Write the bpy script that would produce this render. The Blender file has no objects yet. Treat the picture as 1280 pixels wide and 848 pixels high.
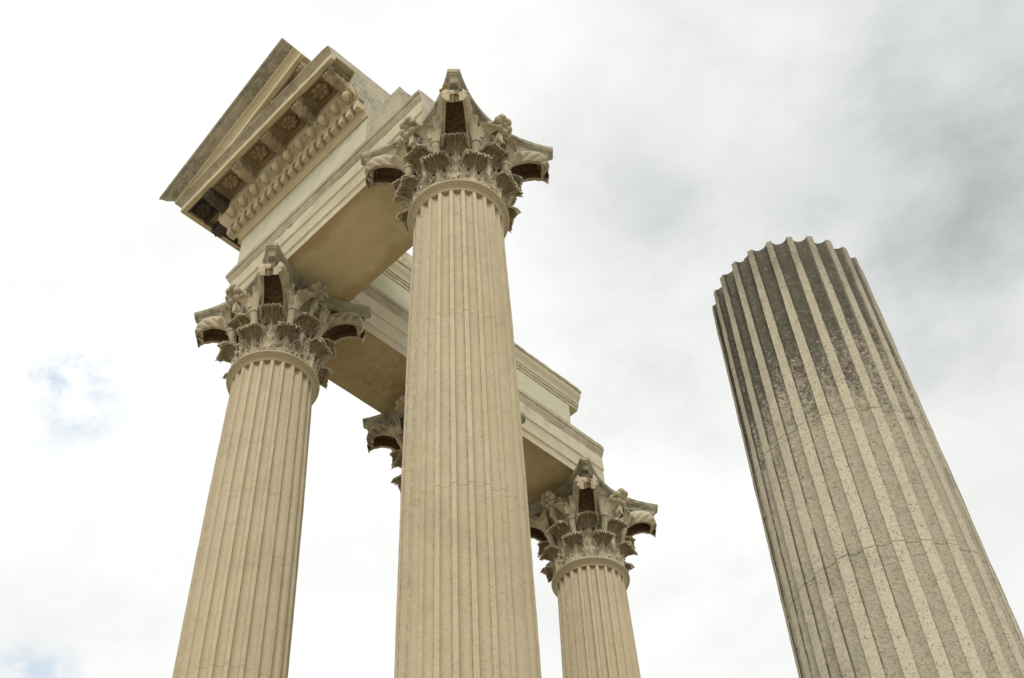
import bpy, math, random
import numpy as np
from math import sin, cos, pi, radians, sqrt, atan2
random.seed(7)
S = bpy.context.scene
C = S.collection
# ------------------------------------------------------------------ camera
R = [(0.70201709, 0.71080687, -0.04388168), (-0.56112605, 0.51414038, -0.64868885), (-0.43853114, 0.48001381, 0.75978759)]
from mathutils import Matrix, Vector
cam_d = bpy.data.cameras.new("camera")
cam = bpy.data.objects.new("camera", cam_d); C.objects.link(cam)
cam.matrix_world = Matrix(((R[0][0], -R[1][0], -R[2][0], 0), (R[0][1], -R[1][1], -R[2][1], 0), (R[0][2], -R[1][2], -R[2][2], 0), (0, 0, 0, 1)))
cam_d.sensor_width = 36; cam_d.lens = 45.01
cam_d.clip_start = 0.05; cam_d.clip_end = 20000
S.camera = cam
# ------------------------------------------------------------------ view
S.view_settings.view_transform = 'Standard'; S.view_settings.look = 'None'
S.view_settings.exposure = 0.5; S.view_settings.gamma = 1
# ------------------------------------------------------------------ sun
SUN_EL, SUN_AZ = 44.0, 312.0           # azimuth counted anticlockwise from +X: where the sun stands
sd = Vector((cos(radians(SUN_EL))*cos(radians(SUN_AZ)), cos(radians(SUN_EL))*sin(radians(SUN_AZ)), sin(radians(SUN_EL))))
sl = bpy.data.lights.new("sun", 'SUN'); sl.energy = 2.0; sl.angle = radians(16); sl.color = (1, .95, .86)
so = bpy.data.objects.new("sun", sl); C.objects.link(so)
so.rotation_euler = sd.to_track_quat('Z', 'Y').to_euler(); so.location = (0, 0, 40)
# ------------------------------------------------------------------ world
def px_dir(x, y, f=1600.5):
    a, b = x-640, y-424
    v = Vector((R[0][0]*a+R[1][0]*b+R[2][0]*f, R[0][1]*a+R[1][1]*b+R[2][1]*f, R[0][2]*a+R[1][2]*b+R[2][2]*f))
    return v.normalized()
W = bpy.data.worlds.new("World"); S.world = W; W.use_nodes = True
nt = W.node_tree; nt.nodes.clear(); N = nt.nodes; LK = nt.links
def nd(t, **kw):
    n = N.new(t)
    for k, v in kw.items(): setattr(n, k, v)
    return n
def math_n(op, a, b=None, c=None, clamp=False):
    n = nd('ShaderNodeMath', operation=op); n.use_clamp = clamp
    for i, v in enumerate((a, b, c)):
        if v is None: continue
        if isinstance(v, (int, float)): n.inputs[i].default_value = v
        else: LK.new(v, n.inputs[i])
    return n.outputs[0]
def vmath(op, a, b=None):
    n = nd('ShaderNodeVectorMath', operation=op)
    for i, v in enumerate((a, b)):
        if v is None: continue
        if isinstance(v, (tuple, list, Vector)): n.inputs[i].default_value = tuple(v)
        else: LK.new(v, n.inputs[i])
    return n
def mixc(f, a, b):
    n = nd('ShaderNodeMix', data_type='RGBA')
    for s, v in ((n.inputs[0], f), (n.inputs[6], a), (n.inputs[7], b)):
        if isinstance(v, (int, float)): s.default_value = v
        elif isinstance(v, tuple): s.default_value = (*v, 1)
        else: LK.new(v, s)
    return n.outputs[2]
def ramp(x, a, b, y0=0., y1=1.):
    n = nd('ShaderNodeMapRange', interpolation_type='SMOOTHSTEP')
    LK.new(x, n.inputs[0]); n.inputs[1].default_value = a; n.inputs[2].default_value = b
    n.inputs[3].default_value = y0; n.inputs[4].default_value = y1
    return n.outputs[0]
tc = nd('ShaderNodeTexCoord'); gen = tc.outputs['Generated']
sky = nd('ShaderNodeTexSky', sky_type='NISHITA'); sky.sun_disc = False
sky.sun_elevation = radians(SUN_EL); sky.sun_rotation = radians(90-SUN_AZ)
bg1 = nd('ShaderNodeBackground'); LK.new(sky.outputs[0], bg1.inputs[0]); bg1.inputs[1].default_value = .1
def cnoise(scale, detail=5, rough=.55, off=(0, 0, 0), dist=0.):
    m = nd('ShaderNodeMapping'); LK.new(gen, m.inputs[0]); m.inputs['Location'].default_value = off
    m.inputs['Scale'].default_value = (1, 1, 1.6)
    n = nd('ShaderNodeTexNoise'); LK.new(m.outputs[0], n.inputs['Vector'])
    n.inputs['Scale'].default_value = scale; n.inputs['Detail'].default_value = detail; n.inputs['Roughness'].default_value = rough
    n.inputs['Distortion'].default_value = dist
    return n.outputs[0]
def blob(x, y, rad, soft, warp=.10):
    """soft cloud bank centred on one direction of the sky, ragged by noise"""
    d = vmath('DOT_PRODUCT', gen, px_dir(x, y)).outputs['Value']
    ang = math_n('ARCCOSINE', d)
    w = math_n('MULTIPLY_ADD', cnoise(5.5, 6, .6, (3.1, 1.7, 0)), warp*2, -warp)
    a = math_n('ADD', ang, w)
    return ramp(a, radians(rad), radians(rad)+soft, 1., 0.)
n1 = cnoise(3.2, 7, .55, (.4, .2, .9), .3)
n2 = cnoise(9.0, 7, .6, (1.3, 2.2, .1), .2)
# grey cloud banks standing in the upper right of the view, brighter thin cloud elsewhere
g = math_n('MULTIPLY', ramp(n1, .34, .68), .20)
b1 = blob(1040, 120, 8.0, .24, .12)
b2 = blob(1270, 120, 2.0, .20, .06)
b3 = blob(900, 250, 1.5, .11, .06)
b4 = blob(1280, 640, 3.0, .22, .12)
b5 = blob(500, 640, 3.0, .12, .10)
b6 = blob(40, 860, 4.0, .16, .10)
dens = g
for b_, w_ in ((b1, .24), (b2, .26), (b3, .10), (b4, .22), (b5, .10), (b6, .10)):
    dens = math_n('ADD', dens, math_n('MULTIPLY', b_, w_))
dens = math_n('MULTIPLY', dens, math_n('MULTIPLY_ADD', n2, 1.1, .55))
dens = math_n('MINIMUM', dens, 1.)
col = mixc(dens, (1.0, 1.0, .985), (.31, .352, .342))
bg2 = nd('ShaderNodeBackground'); LK.new(col, bg2.inputs[0]); bg2.inputs[1].default_value = .79
hole = math_n('MULTIPLY', blob(90, 480, .1, .06, .05), ramp(cnoise(15, 7, .62, (7, 3, 2), .3), .40, .64))
hole2 = math_n('MULTIPLY', blob(50, 860, .3, .04, .03), ramp(cnoise(16, 5, .6, (2, 5, 2)), .40, .62))
hole = math_n('MULTIPLY', math_n('MAXIMUM', hole, math_n('MULTIPLY', hole2, .7)), .85)
bgb = nd('ShaderNodeBackground'); bgb.inputs[0].default_value = (.46, .62, .78, 1); bgb.inputs[1].default_value = .85
mxb = nd('ShaderNodeMixShader'); mxb.inputs[0].default_value = .25       # blue seen in a gap of the cloud: open sky behind thin veil
LK.new(bgb.outputs[0], mxb.inputs[1]); LK.new(bg1.outputs[0], mxb.inputs[2])
mx = nd('ShaderNodeMixShader'); LK.new(hole, mx.inputs[0]); LK.new(bg2.outputs[0], mx.inputs[1]); LK.new(mxb.outputs[0], mx.inputs[2])
wo = nd('ShaderNodeOutputWorld'); LK.new(mx.outputs[0], wo.inputs[0])

# ------------------------------------------------------------------ materials
def stone(name, c1, c2, dark=(.10, .095, .075), grime=.3, grime_lo=.52, streak=.3, speck=.3, bump=.35, rough=.92, fine=40., pore=60.,
          flute_col=None, flute_amt=0., arris=0., top_z=None, grime_scale=1.3, weather=0., seams=0., edge_y=0.):
    global N, LK
    m = bpy.data.materials.new(name); m.use_nodes = True
    N = m.node_tree.nodes; LK = m.node_tree.links; N.clear()
    out = nd('ShaderNodeOutputMaterial'); bs = nd('ShaderNodeBsdfPrincipled'); LK.new(bs.outputs[0], out.inputs[0])
    bs.inputs['Roughness'].default_value = rough; bs.inputs['Specular IOR Level'].default_value = .2
    geo = nd('ShaderNodeNewGeometry'); pos = geo.outputs['Position']
    def noise(scale, detail=4, rg=.6, sc=None, off=(0, 0, 0), dist=0.):
        v = pos
        if sc or off != (0, 0, 0):
            mp = nd('ShaderNodeMapping'); LK.new(pos, mp.inputs[0])
            if sc: mp.inputs['Scale'].default_value = sc
            mp.inputs['Location'].default_value = off; v = mp.outputs[0]
        n = nd('ShaderNodeTexNoise'); LK.new(v, n.inputs['Vector']); n.inputs['Scale'].default_value = scale
        n.inputs['Detail'].default_value = detail; n.inputs['Roughness'].default_value = rg; n.inputs['Distortion'].default_value = dist
        return n.outputs[0]
    big = noise(.9, 5); mid = noise(6, 5, .65, None, (3, 1, 5)); fn = noise(fine, 5, .7)
    c = mixc(ramp(big, .35, .65), c1, c2)
    c = mixc(math_n('MULTIPLY', ramp(mid, .40, .72), .35), c, tuple(x*.72 for x in c2))
    fl = None
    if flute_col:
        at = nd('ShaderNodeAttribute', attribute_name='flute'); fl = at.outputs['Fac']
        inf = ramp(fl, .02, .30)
        if top_z: c = mixc(inf, mixc(.5, c, (.40, .365, .28)), (.475, .435, .335))  # flutes coloured lighter than the fillets to offset the shade in their hollows
        hz = 1.
        if top_z:                                   # algae grown over the exposed upper end of the broken shaft
            sx = nd('ShaderNodeSeparateXYZ'); LK.new(pos, sx.inputs[0])
            zz = math_n('ADD', sx.outputs[2], math_n('MULTIPLY_ADD', noise(2.2, 4, .6, (1.4, 1.4, .8)), 1.6, -.8))
            hz = ramp(zz, top_z-2.15, top_z-.45, .0, 1.)
            brk = noise(22, 6, .72, (1, 1, .8), (3, 9, 2)); grain = noise(46, 6, .74, None, (2, 7, 1))
            sdv = nd('ShaderNodeAttribute', attribute_name='side').outputs['Fac']
            mk = math_n('ADD', math_n('MULTIPLY', hz, .86), math_n('ADD', math_n('MULTIPLY_ADD', grain, 2.3, -1.15), math_n('MULTIPLY_ADD', brk, 1.0, -.5)))
            mk = math_n('MULTIPLY', ramp(mk, .10, .78, 0., .94), ramp(sdv, .55, 1.0, 1., .35))
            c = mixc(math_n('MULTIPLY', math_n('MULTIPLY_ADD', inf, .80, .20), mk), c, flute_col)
            rim = ramp(math_n('ADD', zz, math_n('MULTIPLY_ADD', brk, .9, -.45)), top_z-.55, top_z+.25, 0., .60)
            c = mixc(rim, c, (.145, .135, .105))
            g2 = ramp(noise(30, 5, .68, None, (8, 5, 1)), .52, .64)
            c = mixc(math_n('MULTIPLY', math_n('MULTIPLY', g2, math_n('MULTIPLY_ADD', inf, .75, .25)), .42), c, (.23, .205, .155))
            rg3 = ramp(noise(26, 6, .7, None, (1, 5, 7)), .56, .66)
            c = mixc(math_n('MULTIPLY', math_n('MULTIPLY', rg3, inf), .30), c, (.46, .42, .32))
        else:
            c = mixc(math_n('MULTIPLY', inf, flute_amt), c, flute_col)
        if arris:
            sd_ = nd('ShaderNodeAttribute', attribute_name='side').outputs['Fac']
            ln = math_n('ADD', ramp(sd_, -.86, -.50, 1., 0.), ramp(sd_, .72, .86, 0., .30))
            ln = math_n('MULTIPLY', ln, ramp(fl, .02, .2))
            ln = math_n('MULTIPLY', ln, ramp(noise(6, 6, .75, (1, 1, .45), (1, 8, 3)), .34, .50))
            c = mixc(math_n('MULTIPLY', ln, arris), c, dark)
    gr = ramp(noise(grime_scale, 7, .68, None, (9, 2, 4), .4), grime_lo, grime_lo+.18)
    gr = math_n('MULTIPLY', gr, ramp(noise(14, 4, .7, None, (2, 2, 8)), .30, .62))
    c = mixc(math_n('MULTIPLY', gr, grime), c, dark)
    st = ramp(noise(9, 5, .65, (1, 1, .06), (0, 4, 0)), .52, .74)
    c = mixc(math_n('MULTIPLY', st, streak), c, tuple(x*1.6 for x in dark))
    if weather:                                     # grey lichen speckle on the side the rain comes from
        wd_ = vmath('DOT_PRODUCT', geo.outputs['True Normal'], (-.80, -.60, 0)).outputs['Value']
        wm = math_n('MULTIPLY', ramp(wd_, .35, .92), ramp(noise(24, 6, .75, (1, 1, .7), (6, 1, 3)), .42, .60))
        c = mixc(math_n('MULTIPLY', wm, weather), c, dark)
    if edge_y:                                      # brown water stains creeping in from the arrises of the beam
        sx3 = nd('ShaderNodeSeparateXYZ'); LK.new(pos, sx3.inputs[0])
        ey = math_n('ABSOLUTE', math_n('SUBTRACT', sx3.outputs[1], edge_y))
        ey = ramp(math_n('ADD', ey, math_n('MULTIPLY_ADD', noise(2.2, 5, .6, None, (4, 4, 4)), .5, -.25)), .27, .46)
        c = mixc(math_n('MULTIPLY', ey, .75), c, (.32, .235, .125))
    if seams:                                       # faint casting seams round the shaft
        sx2 = nd('ShaderNodeSeparateXYZ'); LK.new(pos, sx2.inputs[0])
        zz2 = math_n('ADD', math_n('MULTIPLY', sx2.outputs[2], 1.37), math_n('MULTIPLY', noise(1.3, 2, .5), .25))
        fr_ = math_n('FRACT', zz2); sm = math_n('MULTIPLY', ramp(fr_, .0, .010), ramp(fr_, .014, .028, 1., 0.))
        sm = math_n('MULTIPLY', sm, ramp(noise(3.3, 4, .6, None, (4, 4, 4)), .45, .60))
        c = mixc(math_n('MULTIPLY', sm, seams), c, dark)
    sp = ramp(noise(pore, 3, .6, None, (1, 1, 1)), .60, .70)
    c = mixc(math_n('MULTIPLY', sp, speck), c, tuple(x*1.1 for x in dark))
    c = mixc(math_n('MULTIPLY', ramp(fn, .35, .70), .14), c, tuple(x*.55 for x in c1))
    LK.new(c, bs.inputs['Base Color'])
    h = math_n('ADD', math_n('MULTIPLY', fn, .5), math_n('MULTIPLY', mid, .6))
    h = math_n('SUBTRACT', h, math_n('MULTIPLY', sp, .35))
    if top_z:
        pit = noise(60, 5, .75, None, (4, 4, 4))
        h = math_n('ADD', h, math_n('MULTIPLY', math_n('MULTIPLY', pit, inf), 1.3))
    bp = nd('ShaderNodeBump'); bp.inputs['Strength'].default_value = bump; bp.inputs['Distance'].default_value = .018 if top_z else .012
    LK.new(h, bp.inputs['Height']); LK.new(bp.outputs[0], bs.inputs['Normal'])
    return m
M = {}
M['plaster'] = stone('smooth cream plaster', (.43, .415, .31), (.42, .40, .29), grime=.12, streak=.05, speck=.05, bump=.12, grime_lo=.58)
M['fascia'] = stone('cream cast stone fascia', (.45, .415, .31), (.42, .375, .265), grime=.35, streak=.10, speck=.12, bump=.2, grime_lo=.55)
M['crown'] = stone('grey weathered moulding', (.38, .345, .255), (.33, .29, .205), dark=(.135, .12, .09), grime=.5, streak=.12, speck=.25, bump=.35, grime_lo=.42, grime_scale=2.2)
M['sima'] = stone('algae streaked gutter stone', (.36, .335, .255), (.31, .28, .21), dark=(.10, .09, .068), grime=.7, streak=.10, speck=.15, bump=.25, grime_lo=.34, grime_scale=.9)
M['rough'] = stone('rough broken stone', (.41, .385, .30), (.36, .335, .25), grime=.55, streak=.30, speck=.55, bump=.9, grime_lo=.46, fine=30, pore=24)
M['soffit'] = stone('ochre stained soffit plaster', (.50, .435, .28), (.465, .395, .24), dark=(.24, .185, .105), grime=.25, streak=0., speck=.12, bump=.15, grime_lo=.52, edge_y=5.27)
M['soffit_old'] = stone('mottled dark soffit plaster', (.37, .305, .175), (.30, .235, .125), dark=(.15, .12, .065), grime=.6, streak=0., speck=.2, bump=.25, grime_lo=.46)
M['shaft'] = stone('fluted shaft stone', (.425, .37, .262), (.40, .342, .228), dark=(.20, .18, .135), grime=.22, streak=.10, speck=.38, bump=.6, grime_lo=.50,
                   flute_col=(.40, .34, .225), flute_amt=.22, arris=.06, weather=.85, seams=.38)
M['broken'] = stone('pitted shaft stone', (.45, .412, .315), (.435, .385, .285), dark=(.05, .046, .036), grime=.35, streak=.06, speck=.20, bump=1.0, grime_lo=.52,
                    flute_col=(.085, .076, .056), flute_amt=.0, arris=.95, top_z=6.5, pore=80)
M['capital'] = stone('carved capital stone', (.435, .385, .28), (.37, .325, .23), dark=(.12, .108, .082), grime=.75, streak=.25, speck=.35, bump=.5, grime_lo=.46, grime_scale=3., flute_col=(.17, .135, .09), flute_amt=.75)  # flute_col here paints shade into the hollows of the leaf hoods
M['capital_edge'] = stone('lichen grey abacus stone', (.36, .335, .25), (.30, .275, .20), dark=(.085, .082, .062), grime=.8, streak=.2, speck=.4, bump=.7, grime_lo=.42, grime_scale=3.)
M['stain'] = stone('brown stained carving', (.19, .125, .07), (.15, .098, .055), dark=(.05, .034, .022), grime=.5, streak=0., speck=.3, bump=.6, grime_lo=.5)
M['cornice'] = stone('carved cornice stone', (.46, .405, .275), (.42, .36, .23), dark=(.15, .125, .085), grime=.30, streak=.06, speck=.2, bump=.3, grime_lo=.50)
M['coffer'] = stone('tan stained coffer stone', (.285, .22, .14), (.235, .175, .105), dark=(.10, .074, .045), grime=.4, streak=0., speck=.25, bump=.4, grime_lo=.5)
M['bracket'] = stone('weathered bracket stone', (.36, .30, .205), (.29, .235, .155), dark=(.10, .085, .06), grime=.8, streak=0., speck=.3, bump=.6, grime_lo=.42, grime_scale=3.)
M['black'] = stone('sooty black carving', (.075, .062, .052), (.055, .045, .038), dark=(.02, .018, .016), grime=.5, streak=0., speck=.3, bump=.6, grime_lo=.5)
M['podium'] = stone('podium stone', (.42, .38, .29), (.38, .34, .25), grime=.3, streak=.3, speck=.3, bump=.5)
def simple(name, c1, c2, scale):
    global N, LK
    m = bpy.data.materials.new(name); m.use_nodes = True
    N = m.node_tree.nodes; LK = m.node_tree.links
    bs = N['Principled BSDF']; bs.inputs['Roughness'].default_value = .95
    geo = nd('ShaderNodeNewGeometry')
    n = nd('ShaderNodeTexNoise'); LK.new(geo.outputs['Position'], n.inputs['Vector']); n.inputs['Scale'].default_value = scale; n.inputs['Detail'].default_value = 6
    c = mixc(ramp(n.outputs[0], .38, .62), c1, c2); LK.new(c, bs.inputs['Base Color'])
    bp = nd('ShaderNodeBump'); bp.inputs['Distance'].default_value = .01; bp.inputs['Strength'].default_value = .5
    LK.new(n.outputs[0], bp.inputs['Height']); LK.new(bp.outputs[0], bs.inputs['Normal'])
    return m
M['gravel'] = simple('sandy gravel', (.45, .39, .28), (.37, .315, .22), 9.)
M['lichen'] = simple('ochre lichen', (.22, .155, .025), (.12, .095, .02), 60.)

# ------------------------------------------------------------------ mesh helpers
class MB:
    def __init__(s): s.v = []; s.f = []; s.m = []
    def add(s, vs, fs, mi=0):
        o = len(s.v); s.v += [tuple(map(float, p)) for p in vs]; s.f += [tuple(i+o for i in f) for f in fs]; s.m += [mi]*len(fs)
    def box(s, x0, x1, y0, y1, z0, z1, mi=0):
        vs = [(x, y, z) for z in (z0, z1) for y in (y0, y1) for x in (x0, x1)]
        s.add(vs, [(0, 2, 3, 1), (4, 5, 7, 6), (0, 1, 5, 4), (2, 6, 7, 3), (0, 4, 6, 2), (1, 3, 7, 5)], mi)
    def grid(s, P, mi=0, wrap_u=False, wrap_v=False, flip=False, hole=None):
        P = np.asarray(P); nu, nv = P.shape[:2]; fs = []
        for i in range(nu if wrap_u else nu-1):
            for j in range(nv if wrap_v else nv-1):
                if hole and hole((i+.5)/(nu-1), -1+2*(j+.5)/(nv-1)): continue
                a, b, c, d = i*nv+j, ((i+1) % nu)*nv+j, ((i+1) % nu)*nv+(j+1) % nv, i*nv+(j+1) % nv
                fs.append((a, d, c, b) if flip else (a, b, c, d))
        s.add(P.reshape(-1, 3), fs, mi)
    def shell(s, P, th, mi=0, mi_back=None, hole=None):
        """a curved sheet with real thickness: grid P is its outer face"""
        P = np.asarray(P, float)
        du = np.gradient(P, axis=0); dv = np.gradient(P, axis=1)
        n = np.cross(dv, du); n /= np.maximum(np.linalg.norm(n, axis=2, keepdims=True), 1e-9)
        Q = P-n*(th if np.isscalar(th) else th[..., None]); nu, nv = P.shape[:2]
        s.grid(P, mi, flip=True, hole=hole); s.grid(Q, mi if mi_back is None else mi_back, hole=hole)
        bd = [(i, 0) for i in range(nu)]+[(nu-1, j) for j in range(1, nv)]+[(i, nv-1) for i in range(nu-2, -1, -1)]+[(0, j) for j in range(nv-2, 0, -1)]
        vs = [P[i, j] for i, j in bd]+[Q[i, j] for i, j in bd]; k = len(bd)
        s.add(vs, [(a, (a+1) % k, k+(a+1) % k, k+a) for a in range(k)], mi)
    def tube(s, pts, rad, seg=8, mi=0):
        pts = [Vector(p) for p in pts]; n = len(pts); rings = []
        for i, p in enumerate(pts):
            t = (pts[min(i+1, n-1)]-pts[max(i-1, 0)]).normalized()
            a = t.cross(Vector((0, 0, 1)));  a = a.normalized() if a.length > 1e-3 else Vector((1, 0, 0))
            b = t.cross(a); r = rad[i] if hasattr(rad, '__len__') else rad
            rings.append([p+(a*cos(2*pi*k/seg)+b*sin(2*pi*k/seg))*r for k in range(seg)])
        s.grid(np.array([[tuple(q) for q in r] for r in rings]), mi, wrap_v=True)
        s.add([tuple(q) for q in rings[0]], [tuple(range(seg))], mi); s.add([tuple(q) for q in rings[-1]], [tuple(range(seg))[::-1]], mi)
    def lathe(s, prof, seg=64, mi=0, cx=0, cy=0):
        P = [[(cx+r*cos(2*pi*k/seg), cy+r*sin(2*pi*k/seg), z) for k in range(seg)] for r, z in prof]
        s.grid(P, mi, wrap_v=True)
    def xform(s, fn): s.v = [fn(*p) for p in s.v]
    def mesh(s, name, mats, angle=35, attrs=None):
        me = bpy.data.meshes.new(name); me.from_pydata(s.v, [], s.f)
        for m in mats: me.materials.append(M[m])
        me.polygons.foreach_set('material_index', s.m)
        if attrs:
            for an, vals in attrs.items():
                a = me.attributes.new(an, 'FLOAT', 'POINT'); a.data.foreach_set('value', vals)
        import bmesh
        bm = bmesh.new(); bm.from_mesh(me); bmesh.ops.remove_doubles(bm, verts=bm.verts, dist=1e-5)
        bmesh.ops.recalc_face_normals(bm, faces=bm.faces); bm.to_mesh(me); bm.free()
        me.shade_smooth(); me.set_sharp_from_angle(angle=radians(angle)); me.update()
        return me
def link(name, data, parent=None, loc=None, rot=None, scale=None):
    o = bpy.data.objects.new(name, data); C.objects.link(o)
    if parent: o.parent = parent
    if loc: o.location = loc
    if rot: o.rotation_euler = rot
    if scale: o.scale = scale
    return o
def thing(name, label, cat, loc=(0, 0, 0), group=None):
    o = link(name, None, None, loc); o['label'] = label; o['category'] = cat; o.empty_display_size = .3
    if group: o['group'] = group
    o['kind'] = 'thing'
    return o
def dup(root, loc, label):
    r = root.copy(); C.objects.link(r); r.location = loc; r['label'] = label
    for ch in list(root.children):
        c = ch.copy(); C.objects.link(c); c.parent = r
        for g in ch.children:
            d = g.copy(); C.objects.link(d); d.parent = c
            if 'leaf' in d.name or 'calyx' in d.name:      # each capital was carved by hand
                d.rotation_euler.z += random.uniform(-.03, .03); q = random.uniform(.96, 1.03); d.scale = (q, q, 1)
    return r

# ------------------------------------------------------------------ setting
GZ, PZ = -1.6, 1.2            # ground, podium top (the lens is at z = 0)
m = MB(); n = 48
vs = [(0, 0, GZ)]+[(3000*cos(2*pi*k/n), 3000*sin(2*pi*k/n), GZ) for k in range(n)]
m.add(vs, [(0, k+1, (k+1) % n+1) for k in range(n)])
gro = link('ground', m.mesh('ground', ['gravel'])); gro['kind'] = 'structure'
pod = thing('temple_podium', 'long cream stone podium carrying all of the fluted columns', 'podium', (0, 0, GZ))
m = MB(); m.box(-9.75, 14, 4.15, 26, 0.35, PZ-GZ-.25); link('dado', m.mesh('dado', ['podium']), pod)
m = MB(); m.box(-9.9, 14.15, 4.0, 26.15, -.002, .347); link('plinth', m.mesh('plinth', ['podium']), pod)
m = MB(); m.box(-9.92, 14.17, 3.98, 26.17, PZ-GZ-.247, PZ-GZ); link('capping', m.mesh('capping', ['podium']), pod)

# ------------------------------------------------------------------ columns
NF = 24
def flute_section(k_seg=10):
    """(angle, depth 0..1, flute attribute, side) round the shaft; flute centres at multiples of 15 degrees"""
    out = []; pitch = 2*pi/NF; hw = pitch*.355
    for i in range(NF):
        c = i*pitch
        for j in range(k_seg+1):
            q = -1+2*j/k_seg; qq = sin(q*pi/2)
            out.append((c, qq*hw, sqrt(max(0, 1-qq*qq)), sqrt(max(0, 1-qq*qq)), q))
        out.append((c+pitch/2, 0., 0., 0., 0.))
    return out
SEC = flute_section()
def shaft_mesh(name, zs, rfun, depth, mat, top_flat=True, wob=0., jag=0., seed=1, chip=0., wf=None):
    rnd = random.Random(seed); nS = len(SEC)
    m = MB(); fl = []; sdv = []
    jg = [rnd.uniform(-1, 1) for _ in range(NF*2)]
    for z in zs:
        r = rfun(z); last = (z == zs[-1])
        dz_ = depth(z) if callable(depth) else depth
        for i, (a0, da, d, f, q) in enumerate(SEC):
            a = a0+da*(wf(z) if wf else 1.); rr = r-dz_*d
            if wob: rr += wob*(sin(a*7+z*5.1)+sin(a*13-z*9.3+2)+sin(a*31+z*23))*.33
            zz = z
            if last and jag: zz += jag*(jg[int(a/(2*pi)*NF*2) % (NF*2)]*.5+.5*sin(a*3+1.2)) - .012*(1-d)
            if chip: aa = a+chip*(sin(z*11+a0*50)*.5+sin(z*29+a0*191+1)*.5+rnd.uniform(-1.3, 1.3))*(1 if abs(q) == 1 else .3); rr -= chip*3.2*max(0, rnd.random()-.72)*(1 if abs(q) == 1 else 0)
            else: aa = a
            m.v.append((rr*cos(aa), rr*sin(aa), zz)); fl.append(f); sdv.append(q)
    for k in range(len(zs)-1):
        for i in range(nS):
            j = (i+1) % nS
            m.f.append((k*nS+i, k*nS+j, (k+1)*nS+j, (k+1)*nS+i)); m.m.append(0)
    for kk, flip in ((0, True), (len(zs)-1, False)):
        c = len(m.v); z = zs[kk]; m.v.append((0, 0, z)); fl.append(0); sdv.append(0)
        for i in range(nS):
            j = (i+1) % nS; m.f.append((c, kk*nS+j, kk*nS+i) if flip else (c, kk*nS+i, kk*nS+j)); m.m.append(0)
    me = bpy.data.meshes.new(name); me.from_pydata(m.v, [], m.f); me.materials.append(M[mat])
    for an, vals in (('flute', fl), ('side', sdv)):
        at = me.attributes.new(an, 'FLOAT', 'POINT'); at.data.foreach_set('value', vals)
    me.shade_smooth(); me.set_sharp_from_angle(angle=radians(32)); me.update()
    return me
def rA(z): return float(np.interp(z, [1.2, 2.5, 5.2, 7.1, 8.9, 10.36, 10.7], [.535, .533, .513, .503, .484, .456, .450]))
def rE(z): return float(np.interp(z, [1.2, 3.8, 6.7], [.564, .545, .508]))
def dE(z): return float(np.interp(z, [3.5, 4.9, 5.6, 6.3], [.019, .023, .034, .046]))
def wE(z): return float(np.interp(z, [3.5, 4.9, 5.9, 6.6], [.80, .82, .92, 1.03]))
def base_mesh(rs):
    m = MB(); m.box(-rs-.17, rs+.17, -rs-.17, rs+.17, PZ+.0, PZ+.16)
    pr = [(rs+.02, PZ+.163)]
    for t in range(13): a = -pi/2+pi*t/12; pr.append((rs+.08+.075*cos(a), PZ+.24+.075*sin(a)))
    pr += [(rs+.07, PZ+.32), (rs+.05, PZ+.34)]
    for t in range(9): a = pi+(-pi/2+0)*0+0; pr.append((rs+.05-.03*sin(pi*t/8), PZ+.34+.08*t/8))
    for t in range(13): a = -pi/2+pi*t/12; pr.append((rs+.045+.045*cos(a), PZ+.465+.045*sin(a)))
    pr += [(rs+.03, PZ+.515), (rs+.03, PZ+.54), (rs, PZ+.58)]
    m.lathe(pr, 64); return m
ZB = PZ+.58
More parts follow.
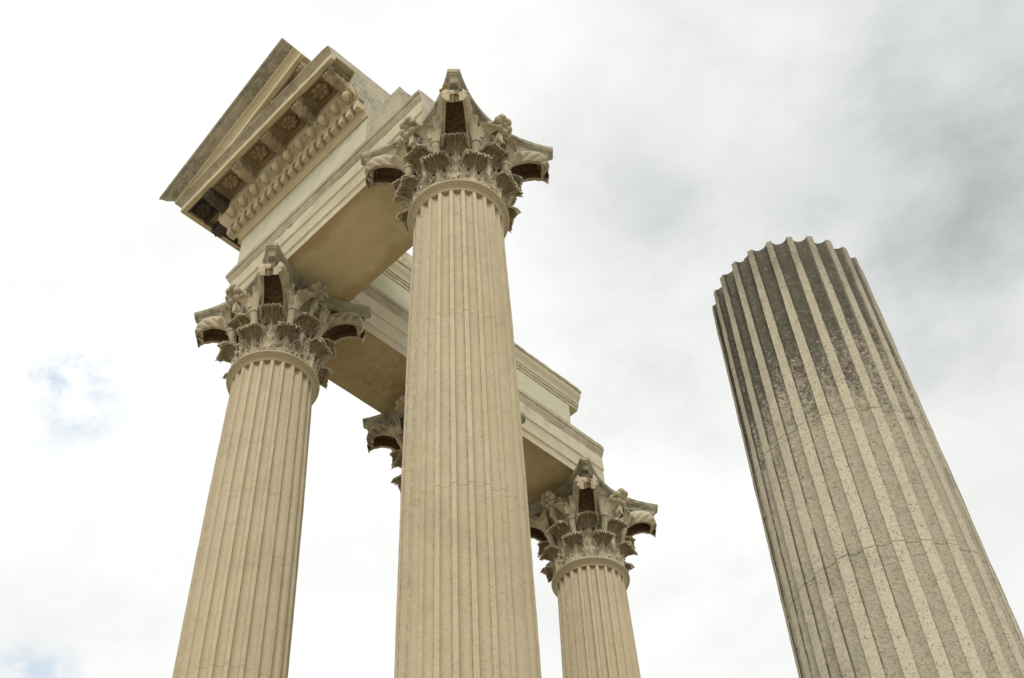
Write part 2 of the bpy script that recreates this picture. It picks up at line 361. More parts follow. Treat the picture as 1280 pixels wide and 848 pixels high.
# --- capital pieces, in the frame of the column (axis at 0,0, absolute z)
ZN, ZA = 10.742, 12.0       # top of the necking ring, underside of the beams
def bell(z): return float(np.interp(z, [10.74, 10.9, 11.2, 11.5, 11.7, 11.84], [.435, .44, .452, .468, .49, .52]))
def bell_mesh():
    m = MB(); m.lathe([(bell(z), z) for z in np.linspace(10.735, 11.84, 16)], 64); m.add([(.52*cos(2*pi*k/64), .52*sin(2*pi*k/64), 11.84) for k in range(64)], [tuple(range(64))])
    return m
def leaf_grid(z0, zc, r0, rc, amax, W0, W1, Wt, lobes, hc=.5, nu=40, nv=41, relief=.026, droop=.07):
    """acanthus leaf lying on the bell, its head rolling outward into an arched, scalloped hood"""
    P = np.zeros((nu, nv, 3)); T = np.zeros((nu, nv)); L1 = zc-z0; Lt = L1+rc*amax
    for i in range(nu):
        u = i/(nu-1); s = u*Lt
        if s < L1: z = z0+s; rho = max(r0, bell(z)+.020)+.02*(s/L1)**2; a = 0.
        else:
            a = (s-L1)/rc; rho = max(r0, bell(zc)+.020)+.02+rc*(1-cos(a)); z = zc+rc*sin(a)
        hood = min(1., max(0., (s-L1*.72)/(Lt-L1*.72)))
        w = np.interp(u, [0, .2, .42, .55, .80, .93, 1.], [W0, W0*1.05, W1*.80, W1*.74, W1, W1*.86, Wt])
        w *= 1-.20*abs(sin(pi*lobes*u))**.5*(1-.6*hood)
        for j in range(nv):
            v = -1+2*j/(nv-1); av = abs(v)
            rib = relief*(abs(sin(pi*(av*2.4-u*lobes*1.1)))**.8-.6)*(1-hood)*(.35+.65*av)+.014*hood*cos(2*pi*3.5*v)*(.4+.6*av)
            mr = .020*math.exp(-(v/.11)**2)*(1-.5*hood)
            eye = -.045*(math.exp(-((u-.30)/.045)**2-((av-.45)/.14)**2)+math.exp(-((u-.50)/.05)**2-((av-.50)/.15)**2))
            rag = .010*(sin(u*41+v*13+lobes)+sin(v*37-u*23)+.8*sin(v*71+u*67))*(.3+.7*av)*.6
            d = rib+mr+eye+rag-droop*.45*hood*v*v
            rr = rho+d*cos(a); zz = z-d*sin(a)-droop*hood*v*v
            if u > .9: zz += .012*sin(v*23+lobes*3)*(u-.9)/.1
            if u > .88: zz -= .014*(.5+.5*cos(2*pi*4*v))*(u-.88)/.12; rr += .012*(.5+.5*cos(2*pi*4*v))*(u-.88)/.12
            th = v*w/max(.42, rho*.5+.24)
            P[i, j] = (rr*cos(th), rr*sin(th), zz)
            T[i, j] = min(1., max(0., (hood-.18)/.2))*min(1., max(0., (.93-u)/.05))*min(1., max(0., (.84-av)/.12))*(1-.55*max(0, cos(2*pi*3.5*v))**3)*(1-.7*math.exp(-(v/.09)**2))  # shade put into the colour under the hood, weaker on ribs and rim
    return P, T
def leaf_mesh(**kw):
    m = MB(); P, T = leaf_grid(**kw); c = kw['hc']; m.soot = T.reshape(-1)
    m.shell(P, .014, 0, hole=lambda u, v: ((u-c-.05*(1-abs(v)))/.032)**2+((abs(v)-.50)/.17)**2 < 1); return m
def lmesh(m, name):
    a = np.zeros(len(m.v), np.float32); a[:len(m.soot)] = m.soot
    return m.mesh(name, ['capital'], 60, {'flute': a})  # 'flute' carries the painted shade of the hood
def path_frame(path):
    pts = np.array(path, float); t = np.gradient(pts, axis=0); t /= np.linalg.norm(t, axis=1, keepdims=True)
    return pts, t
def volute_mesh():
    """corner scroll: a hollow band springing from the bell to the abacus corner, two leafy cheeks and a ribbed brown channel between"""
    m = MB()
    ln = lambda a, b, q: a+(b-a)*q
    lo = np.array([(.47, 11.30), (.50, 11.40), (.55, 11.50), (.61, 11.57), (.69, 11.62), (.77, 11.645), (.85, 11.635), (.91, 11.605), (.95, 11.565), (.962, 11.51)])
    hi = np.array([(.43, 11.50), (.45, 11.60), (.50, 11.70), (.57, 11.77), (.65, 11.82), (.74, 11.842), (.83, 11.842), (.91, 11.82), (.965, 11.74), (.99, 11.62)])
    n = 80; q0 = np.linspace(0, 1, 10); q = np.linspace(0, 1, n)
    lo = np.stack([np.interp(q, q0, lo[:, k]) for k in (0, 1)], 1); hi = np.stack([np.interp(q, q0, hi[:, k]) for k in (0, 1)], 1)
    NJ = 15; wd = np.interp(q, [0, .3, .7, 1], [.150, .150, .125, .088])     # half width
    for sgn in (-1, 1):
        out = np.zeros((n, NJ, 3)); inn = np.zeros((n, NJ, 3))
        for i in range(n):
            for j in range(NJ):
                h = j/(NJ-1); p = lo[i]*(1-h)+hi[i]*h
                # slanting leaf veins on the cheek
                rel = .034*abs(sin(pi*(q[i]*6.5-h*1.9)))**.6*sin(pi*min(1, .12+h*.9))
                bul = .022*sin(pi*h)
                out[i, j] = (p[0], sgn*(wd[i]-.012+rel+bul), p[1]); inn[i, j] = (p[0], sgn*(wd[i]-.040), p[1])
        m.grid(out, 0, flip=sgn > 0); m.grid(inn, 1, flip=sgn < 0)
        m.add([tuple(out[i, 0]) for i in range(n)]+[tuple(inn[i, 0]) for i in range(n)], [(i, i+1, n+i+1, n+i) for i in range(n-1)], 0)
        m.add([tuple(out[-1, j]) for j in range(NJ)]+[tuple(inn[-1, j]) for j in range(NJ)], [(j, j+1, NJ+1+j, NJ+j) for j in range(NJ-1)], 0)
    # ceiling of the channel, chevron ribs
    P = np.zeros((n*2, 13, 3))
    for i in range(n*2):
        qq = i/(n*2-1)*.985; l = np.array([np.interp(qq, q, lo[:, k]) for k in (0, 1)]); h = np.array([np.interp(qq, q, hi[:, k]) for k in (0, 1)])
        w = np.interp(qq, q, wd)-.038
        for j in range(13):
            v = -1+j/6; f = .46+.20*abs(sin(pi*(qq*11-abs(v)*.9)))**1.0-.0*v*v+.10*(1-v*v)
            p = l*(1-f)+h*f
            P[i, j] = (p[0], v*w, p[1])
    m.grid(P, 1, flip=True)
    # scroll end: two fluted lobes with a slit between them, a small block set back above
    for sgn in (-1, 1):
        G = np.zeros((10, 13, 3))
        for i in range(10):
            a = -pi*.50+pi*1.0*i/9
            for j in range(13):
                b = j/12; G[i, j] = (.900+.062*cos(a)*(.85+.15*abs(sin(pi*2*b))), sgn*(.004+.086*b), 11.655+.070*sin(a)+.012*b)
        m.shell(G, .02, 0)
    m.box(.86, .905, -.050, .050, 11.74, 11.845, 2)
    return m
def abacus_mesh():
    h, c = .788, .088; k = 16
    def outline(grow, sag):
        pts = []
        for s in range(4):
            a = s*pi/2
            e0 = Vector((h+grow, -(h-c)-grow*.4)); e1 = Vector((h+grow, (h-c)+grow*.4))
            for j in range(k+1):
                t = -1+2*j/k; x = h+grow-sag*(1-t*t); y = t*e1.y
                pts.append((x*cos(a)-y*sin(a), x*sin(a)+y*cos(a)))
        return pts
    prof = [(-.075, 11.838), (-.066, 11.852), (-.060, 11.872), (-.048, 11.90), (-.028, 11.918), (-.020, 11.922), (-.020, 11.934), (-.004, 11.945), (.0, 11.965), (.0, 11.996)]
    m = MB(); P = [[(x, y, z) for x, y in outline(g, .215)] for g, z in prof]
    m.grid(P, 0, wrap_v=True); nn = len(P[0]); m.add(P[0], [tuple(range(nn))[::-1]], 0); m.add(P[-1], [tuple(range(nn))], 0)
    return m
def fleuron_mesh():
    """open flower on the middle of each abacus side, leaning forward, with its stalk"""
    m = MB(); n = 48; P = []; ca, sa = cos(-.50), sin(-.50)
    def tr(r, a, h):                              # h along the flower's axis
        x, z = h, r*sin(a); return (.70+x*ca-z*sa*1.0, r*cos(a), 11.765+x*sa+z*ca)
    for i in range(12):
        u = i/11; ring = []
        for j in range(n):
            a = 2*pi*j/n; pet = abs(cos(3*a))**.5
            r = .118*u*(1 if u < .6 else .82+.24*pet)
            h = .050*math.exp(-(u/.22)**2)+.045*sin(pi*min(1, max(0, (u-.25)/.8)))*(.45+.55*pet)+.01
            ring.append(tr(r, a, h))
        P.append(ring)
    for u, h in ((1.0, -.02), (.85, -.06), (.6, -.12), (.5, -.17)): P.append([tr(.105*u, 2*pi*j/n, h) for j in range(n)])
    m.grid(P, 0, wrap_v=True)
    m.box(.60, .665, -.030, .030, 11.50, 11.66, 0)
    m.tube([(.62, 0, 11.52), (.575, .0, 11.44), (.525, .0, 11.34)], [.030, .022, .018], 8)
    return m
def calyx_mesh(corner):
    """fluted stem with collar on the bell and the two cupped leaves it opens into"""
    m = MB()
    m.tube([(.475, 0, 11.10), (.505, 0, 11.22), (.535, 0, 11.34), (.555, 0, 11.40)], [.028, .036, .046, .050], 12)
    m.tube([(.553, 0, 11.395), (.557, 0, 11.41), (.563, 0, 11.425)], [.056, .062, .056], 14)
    for sgn in (-1, 1):
        toward_corner = (sgn == corner); nu, nv = 20, 17; P = np.zeros((nu, nv, 3))
        for i in range(nu):
            u = i/(nu-1)
            if toward_corner: cx = .565+.12*u**1.2; cz = 11.41+.30*u; cy = sgn*(.02+.075*u); W_ = .040+.030*u
            else: cx = .565+.105*u**1.5; cz = 11.41+.27*u-.035*u*u; cy = sgn*(.015+.095*u**1.3); W_ = .045+.060*u**.9
            for j in range(nv):
                v = -1+2*j/(nv-1); a = v*1.35
                rib = 1+.12*abs(sin(pi*3*v))
                fr = .012*cos(2*pi*3*v)*u**3
                ox = W_*cos(a)*rib*.7; oy = W_*sin(a)*rib
                P[i, j] = (cx+ox*.6+fr, cy+oy*.9, cz-.05*max(0, u-.7)*3.3*(.4+.6*cos(a))+fr)
        m.shell(P, .013, 0)
    return m
def helix_mesh():
    """small inner spiral that meets its twin under the fleuron"""
    m = MB()
    for sgn in (-1, 1):
        pts = []; rad = []
        for i in range(8):
            u = i/7; pts.append((.56+.07*u, sgn*(.19-.085*u*u*.6), 11.46+.24*u)); rad.append(.026)
        cx, cy, cz = .635, sgn*.085, 11.70
        for i in range(20):
            a = .2+i*.42; rr = .066*(1-i/24); pts.append((cx+.012*i/19, cy+sgn*rr*cos(a), cz+rr*sin(a))); rad.append(.024-.0006*i)
        m.tube(pts, rad, 8)
    return m
def make_column(label, loc):
    t = thing('corinthian_column', label, 'column', loc, 'corinthian columns under the ruined beams')
    b = link('base', base_mesh(.54).mesh('base', ['podium']), t)
    js = [ZB, 4.05, 6.64, 8.72, 10.645]
    for k in range(4):
        zs = [js[k]+(.0006 if k else 0), js[k]+.004, js[k]+.010, js[k]+.03]+list(np.linspace(js[k]+.07, js[k+1]-.07, 46))+[js[k+1]-.03, js[k+1]-.010, js[k+1]-.004, js[k+1]-(.0006 if k < 3 else 0)]
        link('shaft_drum', shaft_mesh('shaft_drum', zs, lambda z, k=k: rA(z)-(.0022 if (abs(z-js[k]) < .002 or abs(z-js[k+1]) < .002) else 0), .044, 'shaft', wob=.0014, seed=k, chip=.0009), t)
    # apophyge, fillet and astragal
    m = MB(); pr = [(.30, 10.646), (.4535, 10.646), (.456, 10.660), (.463, 10.678), (.478, 10.690), (.497, 10.694), (.497, 10.703)]
    for q in range(11): a = -pi/2+pi*q/10; pr.append((.497+.024*cos(a), 10.724+.0185*sin(a)))
    pr += [(.46, 10.744), (.30, 10.744)]
    m.lathe(pr, 96); link('necking_ring', m.mesh('necking_ring', ['shaft'], 50), t)
    cap = link('capital', bell_mesh().mesh('capital', ['capital']), t)
    ab = link('abacus', abacus_mesh().mesh('abacus', ['capital_edge'], 40), cap)
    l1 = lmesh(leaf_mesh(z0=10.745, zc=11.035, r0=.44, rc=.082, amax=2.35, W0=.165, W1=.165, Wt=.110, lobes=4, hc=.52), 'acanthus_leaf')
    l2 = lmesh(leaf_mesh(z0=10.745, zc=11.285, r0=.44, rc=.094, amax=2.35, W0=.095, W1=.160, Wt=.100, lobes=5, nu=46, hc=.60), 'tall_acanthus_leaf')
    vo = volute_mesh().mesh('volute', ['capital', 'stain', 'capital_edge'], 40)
    fe = fleuron_mesh().mesh('fleuron', ['capital'], 50)
    ca = [calyx_mesh(c).mesh('calyx', ['capital'], 60) for c in (1, -1)]
    he = helix_mesh().mesh('helix', ['capital'], 60)
    for k in range(8):
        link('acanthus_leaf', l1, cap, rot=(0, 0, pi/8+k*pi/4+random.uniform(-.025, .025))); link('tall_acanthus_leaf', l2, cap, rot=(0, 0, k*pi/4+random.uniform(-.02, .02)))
        link('calyx', ca[k % 2], cap, rot=(0, 0, pi/8+k*pi/4))
    for k in range(4):
        link('volute', vo, cap, rot=(0, 0, pi/4+k*pi/2)); link('fleuron', fe, cap, rot=(0, 0, k*pi/2)); link('helix', he, cap, rot=(0, 0, k*pi/2))
    return t
XA, YA = -5.445, 5.27; XB = -8.495
YC, YD = 7.893, 10.515
colA = make_column('tall fluted Corinthian column standing in front, under the cut end of the pedimented beam', (XA, YA, 0))
colB = dup(colA, (XB, YA, 0), 'fluted Corinthian column at the corner, below the pediment where both beams meet')
colC = dup(colA, (XB, YC, 0), 'Corinthian column hidden behind the tall front column, only a capital corner showing past it')
colD = dup(colA, (XB, YD, 0), 'far Corinthian column under the cut end of the side beam, smallest of the capitals')
# lichen tuft on the near corner of the front capital
def lichen(name, parent, loc, r, nrm):
    m = MB(); rnd = random.Random(3)
    for k in range(14):
        a = rnd.uniform(0, 2*pi); d = r*sqrt(rnd.random()); rr = r*rnd.uniform(.22, .4)
        P = [[(d*cos(a)+rr*sin(t)*cos(b), d*sin(a)+rr*sin(t)*sin(b), rr*.45*cos(t)) for b in np.linspace(0, 2*pi, 8, endpoint=False)] for t in np.linspace(.02, pi*.55, 4)]
        m.grid(P, 0, wrap_v=True)
    o = link(name, m.mesh(name, ['lichen'], 60), parent, loc); o.rotation_euler = Vector(nrm).to_track_quat('Z', 'Y').to_euler(); return o
lichen('lichen_tuft', colA, (.59, -.735, 11.79), .050, (0.3, -1, -.35))

# broken shaft
colE = thing('broken_fluted_column', 'broken fluted column shaft without a capital, dark with algae at its jagged top', 'column', (-2.297, 5.27, 0))
link('base', base_mesh(.565).mesh('base', ['podium']), colE)
js = [ZB, 4.02, 4.97, 6.59]
for k in range(3):
    zs = [js[k]+(.0015 if k else 0), js[k]+.005, js[k]+.012, js[k]+.02]+list(np.linspace(js[k]+.06, js[k+1]-.06, (110, 45, 75)[k]))+[js[k+1]-.02, js[k+1]-.012, js[k+1]-.005, js[k+1]-(.0015 if k < 2 else 0)]
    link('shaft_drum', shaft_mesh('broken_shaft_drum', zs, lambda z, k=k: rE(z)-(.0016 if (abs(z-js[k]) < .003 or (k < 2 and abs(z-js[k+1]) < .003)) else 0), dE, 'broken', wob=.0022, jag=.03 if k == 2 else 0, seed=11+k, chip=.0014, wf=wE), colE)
aL = radians(-125)
lichen('lichen_tuft', colE, (.452*cos(aL), .452*sin(aL), 6.36), .03, (cos(aL), sin(aL), 0))

# ------------------------------------------------------------------ entablature
BX, BY = XB, YA
def nick(i, k, segs, p, hard, rn):
    """worn arrises: a tremor along every edge and now and then a bite out of the exposed mouldings"""
    a = .0022 if hard[i] else .0009
    dp, dz = rn.uniform(-a, a), rn.uniform(-a, a)
    if hard[i] and rn.random() < .05: dp += (.010 if p > 0 else -.010)*rn.random()
    if k == segs and hard[i]: dp += (.012 if p > 0 else -.012)*rn.random()
    return dp, dz
def sweep(name, prof, d0, d1, mats, side='front', mit0=True, cap1=True, mi=None, angle=30, rise=0., parent=None, wave=0.):
    """closed profile [(p, z)] swept along one wing; p counts outward from the centre line, mitred at the corner"""
    n = len(prof); m = MB(); vs = []
    segs = max(1, int(abs((d1-(BX-.5 if side == 'front' and mit0 else (BY+.5 if mit0 else d0))))/.07)); rn = random.Random(len(name)*7+n)
    hard = [bool(mi and (mi[i] == 1 or mi[i-1] == 1)) for i in range(n)]
    for k in range(segs+1):
        q = k/segs
        for p, z in prof:
            if side == 'front':
                x0 = (BX-p) if mit0 else d0; x1 = d1; x = x0+(x1-x0)*q; i_ = len(vs) % n
                dp, dz = nick(i_, k, segs, p, hard, rn); vs.append((x, BY-p+dp, z+dz))
            else:
                y0 = (BY-p) if mit0 else d0; y = y0+(d1-y0)*q
                i_ = len(vs) % n; dp, dz = nick(i_, k, segs, p, hard, rn); vs.append((BX-p+dp, y, z+dz))
    fs = []; mm = []
    for k in range(segs):
        for i in range(n):
            j = (i+1) % n; fs.append((k*n+i, k*n+j, (k+1)*n+j, (k+1)*n+i)); mm.append((mi[i] if mi else 0))
    m.v = vs; m.f = fs; m.m = mm
    e = len(mats)-1 if cap1 == 'rough' else 0
    m.f += [tuple(range(n))[::-1], tuple(range(segs*n, segs*n+n))]; m.m += [0, e]
    me = m.mesh(name, mats, angle)
    return link(name, me, parent)
def arch_profile():
    o = [(.470, 12.0), (.470, 12.118), (.474, 12.126), (.482, 12.134), (.489, 12.145), (.489, 12.150), (.489, 12.352), (.493, 12.362), (.500, 12.368), (.507, 12.380), (.507, 12.385), (.507, 12.612),
         (.513, 12.618), (.513, 12.628), (.518, 12.645), (.530, 12.672), (.538, 12.70), (.542, 12.722), (.552, 12.728), (.556, 12.742), (.556, 12.795)]
    mi = []
    for k in range(len(o)-1): mi.append(1 if o[k][1] >= 12.61 else 0)
    top = [(.47, 12.812)]
    inner = [(-p, z) for p, z in reversed(o)]
    prof = o+top+[(-.47, 12.812)]+inner
    mi_all = mi+[1, 1, 1]+mi[::-1]
    mi_all = mi_all[:len(prof)-1]+[2]
    while len(mi_all) < len(prof): mi_all.append(2)
    return prof, mi_all
ENT1 = thing('entablature', 'pedimented front entablature with carved cornice and raking gable piece above the corner column', 'entablature', (0, 0, 0), 'ruined beams on the columns')
ENT2 = thing('entablature', 'plain side entablature running back behind the tall front column to the far column', 'entablature', (0, 0, 0), 'ruined beams on the columns')
pa, mia = arch_profile()
sweep('architrave', pa, 0, -5.47, ['fascia', 'crown', 'soffit', 'rough'], 'front', mi=mia, cap1='rough', parent=ENT1)
sweep('architrave', pa, 0, 10.47, ['fascia', 'crown', 'soffit_old', 'fascia'], 'side', mi=mia, cap1='rough', parent=ENT2)
# frieze: plastered length in two panels, then bare stone to the broken end
fr = [(.475, 12.813), (.475, 13.528), (-.475, 13.528), (-.475, 12.813)]
sweep('frieze_block', fr, 0, -8.002, ['plaster'], 'front', parent=ENT1)
sweep('frieze_block', fr, -7.999, -6.49, ['plaster'], 'front', mit0=False, parent=ENT1)
def rough_box(name, x0, x1, y0, y1, z0, z1, parent, amp=.008, seed=1, mat='rough', div=.07):
    """broken stone block: faces pushed about so the cut reads as rough"""
    rnd = random.Random(seed); m = MB()
    def h(x, y, z): return (sin(x*31+y*17+z*11)+sin(x*13-y*37+z*23+2)+sin(x*53+y*47-z*41+4))/3
    nx, ny, nz = [max(2, int((b-a)/div)) for a, b in ((x0, x1), (y0, y1), (z0, z1))]
    def P(x, y, z): q = amp*h(x, y, z); cx, cy, cz = (x0+x1)/2, (y0+y1)/2, (z0+z1)/2; return (x+q*(1 if x > cx else -1)*(abs(x-x0) > 1e-6), y+q*.6*(1 if y > cy else -1), z+(q*.6 if z > cz+.01 else 0))
    X = np.linspace(x0, x1, nx+1); Y = np.linspace(y0, y1, ny+1); Z = np.linspace(z0, z1, nz+1)
    m.grid([[P(x, y, z0) for y in Y] for x in X]); m.grid([[P(x, y, z1) for y in Y] for x in X])
    m.grid([[P(x, y0, z) for z in Z] for x in X]); m.grid([[P(x, y1, z) for z in Z] for x in X])
    m.grid([[P(x0, y, z) for z in Z] for y in Y]); m.grid([[P(x1, y, z) for z in Z] for y in Y])
    return link(name, m.mesh(name, [mat], 40), parent)
rough_box('frieze_block', -6.488, -5.91, BY-.472, BY+.472, 12.815, 13.528, ENT1, .006)
# side frieze with its own inner crown
fs_ = [(.475, 12.813), (.475, 13.52), (-.49, 13.29), (-.49, 12.813)]
fs_ = [(.475, 12.813), (.475, 13.29), (-.49, 13.29), (-.49, 12.813)]
sweep('frieze_block', fs_, 0, 9.87, ['plaster'], 'side', parent=ENT2)
cr = [(.47, 13.293), (.47, 13.64), (-.62, 13.64), (-.62, 13.592), (-.607, 13.585), (-.605, 13.57), (-.598, 13.53), (-.578, 13.49), (-.555, 13.45), (-.545, 13.41), (-.543, 13.385), (-.527, 13.375), (-.527, 13.345), (-.512, 13.338), (-.505, 13.32), (-.505, 13.293)]
cr = [((-.47-(abs(p)-.47)*.88 if p < -.48 else p), z) for p, z in cr]
sweep('frieze_crown', cr, 0, 10.055, ['crown', 'fascia'], 'side', mi=[1, 1, 0, 0, 0, 1, 1, 1, 1, 1, 1, 1, 1, 1, 1, 1], parent=ENT2)
# tail block of the cornice standing on the side wall
rough_box('cornice_block', BX-.47, BX+.30, BY+.48, 7.6, 13.645, 14.43, ENT2, .006, 5, 'crown')

# --- horizontal cornice
CX1 = -6.475
bed = [(-.3, 13.532), (.487, 13.532), (.497, 13.537), (.500, 13.552), (.508, 13.58), (.530, 13.612), (.535, 13.622), (.548, 13.626), (.548, 13.795), (.632, 13.797), (.638, 13.802), (.638, 13.832),
       (.640, 13.836), (.655, 13.85), (.690, 13.885), (.715, 13.93), (.725, 13.975), (.728, 13.99), (.742, 13.994), (.742, 14.012), (.735, 14.016), (.735, 14.30),
       (1.040, 14.30), (1.040, 14.205), (1.106, 14.203), (1.106, 14.318), (1.112, 14.324), (1.118, 14.335), (1.124, 14.355), (1.146, 14.378), (1.162, 14.392), (1.168, 14.404), (1.182, 14.408), (1.182, 14.432), (1.10, 14.44), (-.3, 14.44)]
cmi = [1 if (z >= 14.31 and p > 1.1) else 0 for p, z in bed]
def cornice(parent, side, d1):
    o = sweep('cornice', bed, 0, d1, ['cornice', 'crown', 'rough'], side, mi=cmi, cap1='rough', parent=parent)
    return o
COR1 = cornice(ENT1, 'front', CX1)
COR2 = cornice(ENT1, 'side', 7.6)
def place(o, side, along, p, z, parent):
    """a piece modelled with +X along the wing and -Y outward"""
    if side == 'front': o.location = (along, BY-p, z)
    else: o.location = (BX-p, along, z); o.rotation_euler = (0, 0, -pi/2)
    o.parent = parent
def put(name, me, side, along, p, z, parent):
    o = link(name, me); place(o, side, along, p, z, parent); return o
# dentil
m = MB(); m.box(-.040, .040, -.040, .048, -.078, .082); den = m.mesh('dentil', ['cornice'])
# egg with its shell, and dart
m = MB(); Pn = []
for i in range(9):
    t = pi*i/8; Pn.append([(.064*sin(t)*cos(a)*(1-.22*cos(t)), -.016-.062*sin(t)*sin(a), -.098*cos(t)+.004) for a in np.linspace(0, 2*pi, 16, endpoint=False)])
m.grid(Pn, 0, wrap_v=True)
sh = []
for i in range(13):
    a = pi*1.08+pi*.0+(-pi*1.16)*i/12+pi*.0; sh.append((.095*cos(a), -.022, .035-.135*sin(a+pi)*-1))
m.tube(sh, .009, 6)
tl = lambda x, y, z: (x, y*cos(.75)-z*sin(.75), y*sin(.75)+z*cos(.75))
m.xform(lambda x, y, z: tl(x*.86, y*.84, z*.78)); egg = m.mesh('egg', ['cornice'], 60)
m = MB(); m.add([(0, -.028, .075), (-.020, .012, .085), (.020, .012, .085), (0, -.036, -.02), (-.026, .012, -.01), (.026, .012, -.01), (0, -.004, -.095)], [(0, 3, 4, 1), (0, 2, 5, 3), (3, 6, 4), (3, 5, 6), (0, 1, 2), (1, 4, 6, 5, 2)])
m.xform(tl); dart = m.mesh('dart', ['cornice'], 30)
# acanthus bracket (modillion)
def modillion(mat):
    m = MB(); nu, nv = 22, 17; P = np.zeros((nu, nv, 3)); hw = .085
    for i in range(nu):
        u = i/(nu-1)
        # underside: S curve from the wall (low) out to a curled tip
        if u < .78: q = u/.78; y = -.27*q; z = -.180+.098*q**1.2+.022*sin(pi*2*q)
        else: a = (u-.78)/.22*pi*1.05; y = -.27-.032*sin(a); z = -.075+.030*(1-cos(a))-.012
        w = hw*(1-.22*abs(sin(pi*4*u))**.6) * (1.12 if u > .7 else 1)
        for j in range(nv):
            v = -1+2*j/(nv-1)
            r = .022*abs(sin(pi*(abs(v)*1.9-u*4.5)))**.7*(.3+.7*abs(v))+.018*math.exp(-(v/.13)**2)
            P[i, j] = (v*w, y-(r if u > .78 else 0), z-r*(.9)-.014*(1-v*v)+.040*v*v*v*v)
    m.grid(P, 0)
    for s_, jj in ((-1, 0), (1, nv-1)):     # scrolled cheeks
        G = np.zeros((nu, 4, 3))
        for i in range(nu):
            for k in range(4): h = k/3; G[i, k] = (P[i, jj][0]*(1-.04*sin(pi*h)), P[i, jj][1], P[i, jj][2]*(1-h))
        m.grid(G, 0)
    m.add([P[-1, j] for j in range(nv)]+[(P[-1, j][0], P[-1, j][1], 0) for j in range(nv)], [(j, j+1, nv+j+1, nv+j) for j in range(nv-1)], 0)
    m.box(-.092, .092, -.285, 0.02, -.016, -.001, 0)
    return m.mesh('modillion', [mat], 50)
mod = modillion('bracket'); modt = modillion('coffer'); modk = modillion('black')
# coffer frame and rosette
def coffer(mat, hx=.305):
    m = MB()
    def ring(a0, a1, b0, b1, z0, z1):
        # a = half width, b = half depth, outer ring -> inner ring
        o = [(-a0, -b0, z0), (a0, -b0, z0), (a0, b0, z0), (-a0, b0, z0)]; i_ = [(-a1, -b1, z1), (a1, -b1, z1), (a1, b1, z1), (-a1, b1, z1)]
        m.add(o+i_, [(k, (k+1) % 4, 4+(k+1) % 4, 4+k) for k in range(4)])
    ring(hx, .190, .150, .140, -.0, -.0); ring(.190, .190, .140, .140, 0, .028); ring(.190, .168, .140, .122, .028, .028); ring(.168, .160, .122, .114, .028, .055); ring(.160, .148, .114, .106, .055, .055); ring(.148, .148, .106, .106, .055, .070)
    m.add([(-.148, -.106, .070), (.148, -.106, .070), (.148, .106, .070), (-.148, .106, .070)], [(0, 1, 2, 3)])
    return m.mesh('coffer', [mat], 20)
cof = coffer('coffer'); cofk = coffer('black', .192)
def rosette(mat, petals):
    m = MB(); n = 60; P = []
    for i in range(11):
        u = i/10; ring = []
        for j in range(n):
            a = 2*pi*j/n; pet = abs(cos(petals/2*a))**.5
            r = .140*u*(1 if u < .7 else (.78+.26*pet))
            hgt = .012+.040*math.exp(-(u/.16)**2)+(.034*sin(pi*min(1, max(0, (u-.22)/.80)))*(.35+.65*pet))-.02*(u > .95)
            if .2 < u < .3: hgt -= .012
            ring.append((r*cos(a), r*sin(a)*.80, -hgt*1.15))
        P.append(ring)
    m.grid(P, 0, wrap_v=True)
    return m.mesh('rosette', [mat], 60)
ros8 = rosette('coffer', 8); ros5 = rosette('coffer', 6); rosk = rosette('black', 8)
def dress(side, dents, eggs, bays, parent, first):
    for x in dents: d_ = put('dentil', den, side, x+random.uniform(-.003, .003), .590, 13.715, parent); d_.scale = (random.uniform(.93, 1.03), 1, random.uniform(.95, 1.0))
    for x in eggs:
        e_ = put('egg', egg, side, x+random.uniform(-.004, .004), .700, 13.905, parent); q = random.uniform(.92, 1.04); e_.scale = (q, q, q)
        put('dart', dart, side, x+.116, .708, 13.900, parent)
    for k, x in enumerate(bays):
        bl = (k == first)
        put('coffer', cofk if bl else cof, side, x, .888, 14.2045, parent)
        r_ = put('rosette', rosk if bl else (ros8 if k % 2 else ros5), side, x, .888, 14.2735, parent); q = random.uniform(.95, 1.08); r_.scale = (q, q, 1)
# front wing
bays = [-9.392+.0, -8.79, -8.18, -7.565, -6.95]
dress('front', [-6.545-.141*k for k in range(19)], [-6.62-.232*k for k in range(11)], bays, COR1, 0)
for k, x in enumerate([-9.09, -8.485, -7.87, -7.255, -6.645]):
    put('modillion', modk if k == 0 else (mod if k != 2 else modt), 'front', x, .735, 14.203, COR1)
# flank wing: the same dress, only its first lengths show past the corner
dress('side', [4.72+.141*k for k in range(18)], [4.78+.232*k for k in range(11)], [5.01+.61*k for k in range(4)], COR2, 0)
for k in range(5): put('modillion', modk if k < 2 else modt, 'side', 4.68+.61*k+.02, .735, 14.203, COR2)

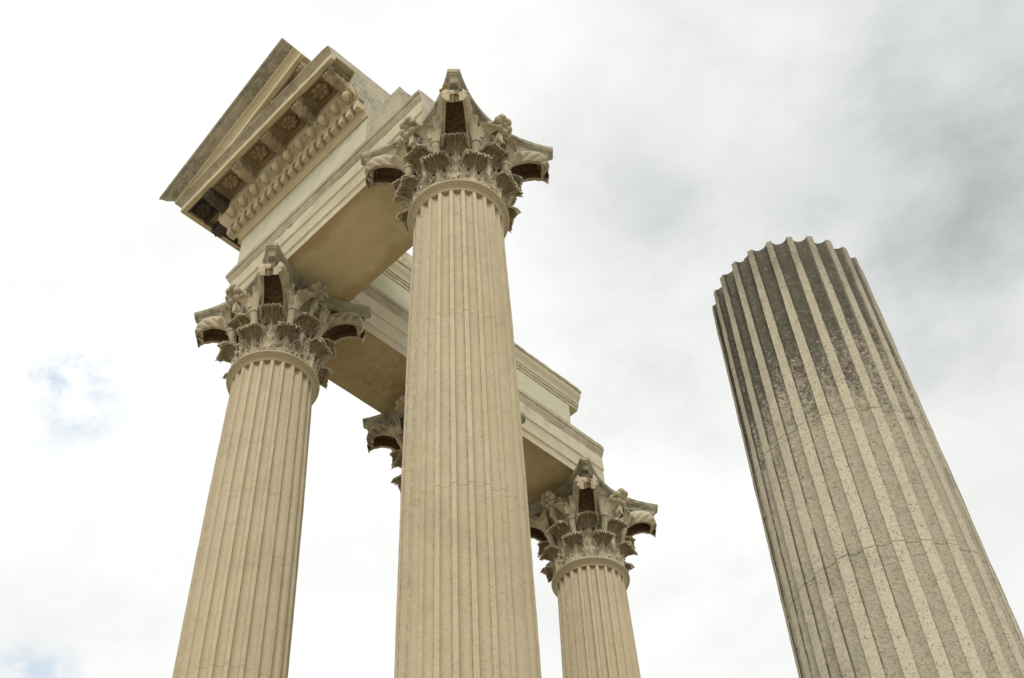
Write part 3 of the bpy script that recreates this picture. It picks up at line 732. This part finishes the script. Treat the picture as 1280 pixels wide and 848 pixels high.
# --- raking cornice of the gable, and the tympanum wall behind it
TH = math.atan(.430); CT, SN = cos(TH), sin(TH); X0 = BX-1.182
def rake(name, prof, s_end, mats, mi, parent, zoff=0.):
    """profile p, z(at the corner) carried up the slope: mitred plumb at the eaves, cut square to the slope at the broken end"""
    n = len(prof); m = MB(); segs = 6
    st = []; en = []
    for p, z in prof:
        xs = BX-p if p > -.2 else BX+.2
        zs = z+(xs-X0)*(SN/CT)*1.0
        # distance along the slope to the square cut
        s0 = (xs-X0)*CT+(zs-14.43)*SN
        L = s_end-s0
        st.append(Vector((xs, BY-p, zs))); en.append(Vector((xs+L*CT, BY-p, zs+L*SN)))
    for k in range(segs+1):
        for a, b in zip(st, en): m.v.append(tuple(a.lerp(b, k/segs)))
    for k in range(segs):
        for i in range(n): j = (i+1) % n; m.f.append((k*n+i, k*n+j, (k+1)*n+j, (k+1)*n+i)); m.m.append(mi[i])
    m.f += [tuple(range(n))[::-1], tuple(range(segs*n, segs*n+n))]; m.m += [0, len(mats)-1]
    return link(name, m.mesh(name, mats, 30), parent)
rk = [(-.1, 14.21), (.74, 14.21), (.735, 14.30), (1.040, 14.30), (1.040, 14.215), (1.106, 14.213), (1.106, 14.33), (1.112, 14.336), (1.124, 14.365), (1.150, 14.395), (1.168, 14.412), (1.182, 14.416), (1.182, 14.440)]
smi = [(1.186, 14.446), (1.190, 14.458), (1.205, 14.470), (1.232, 14.482), (1.262, 14.502), (1.288, 14.530), (1.305, 14.556), (1.318, 14.568), (1.330, 14.572), (1.342, 14.590), (1.342, 14.640), (1.2, 14.66)]
full = rk+smi+[(-.1, 14.66)]
rmi = [0]*6+[0, 0, 0, 0, 0, 0, 0]+[1]*len(smi)+[1]
SEND = 2.615
RK = rake('raking_cornice', full, SEND, ['cornice', 'sima', 'sima'], rmi, ENT1)
for nm, me, x, pp in [('modillion', mod, -8.53, .735), ('modillion', mod, -7.925, .735), ('modillion', mod, -7.33, .735), ('coffer', cof, -8.23, .888), ('coffer', cof, -7.625, .888), ('rosette', ros8, -8.23, .888), ('rosette', ros8, -7.625, .888)]:
    z = 14.207+(x-X0)*SN/CT+(.070 if nm == 'rosette' else 0)
    link(nm, me, RK, (x, BY-pp, z), (0, -TH, 0))
m = MB(); xa, xb = BX-.2, -7.35
m.add([(xa, BY-.47, 14.445), (xb, BY-.47, 14.445), (xb, BY-.47, 14.20+(xb-X0)*.43), (xa, BY-.47, 14.20+(xa-X0)*.43), (xa, BY+.1, 14.445), (xb, BY+.1, 14.445), (xb, BY+.1, 14.20+(xb-X0)*.43), (xa, BY+.1, 14.20+(xa-X0)*.43)],
      [(0, 1, 2, 3), (5, 4, 7, 6), (0, 4, 5, 1), (3, 2, 6, 7), (0, 3, 7, 4), (1, 5, 6, 2)])
link('tympanum', m.mesh('tympanum', ['plaster']), ENT1)
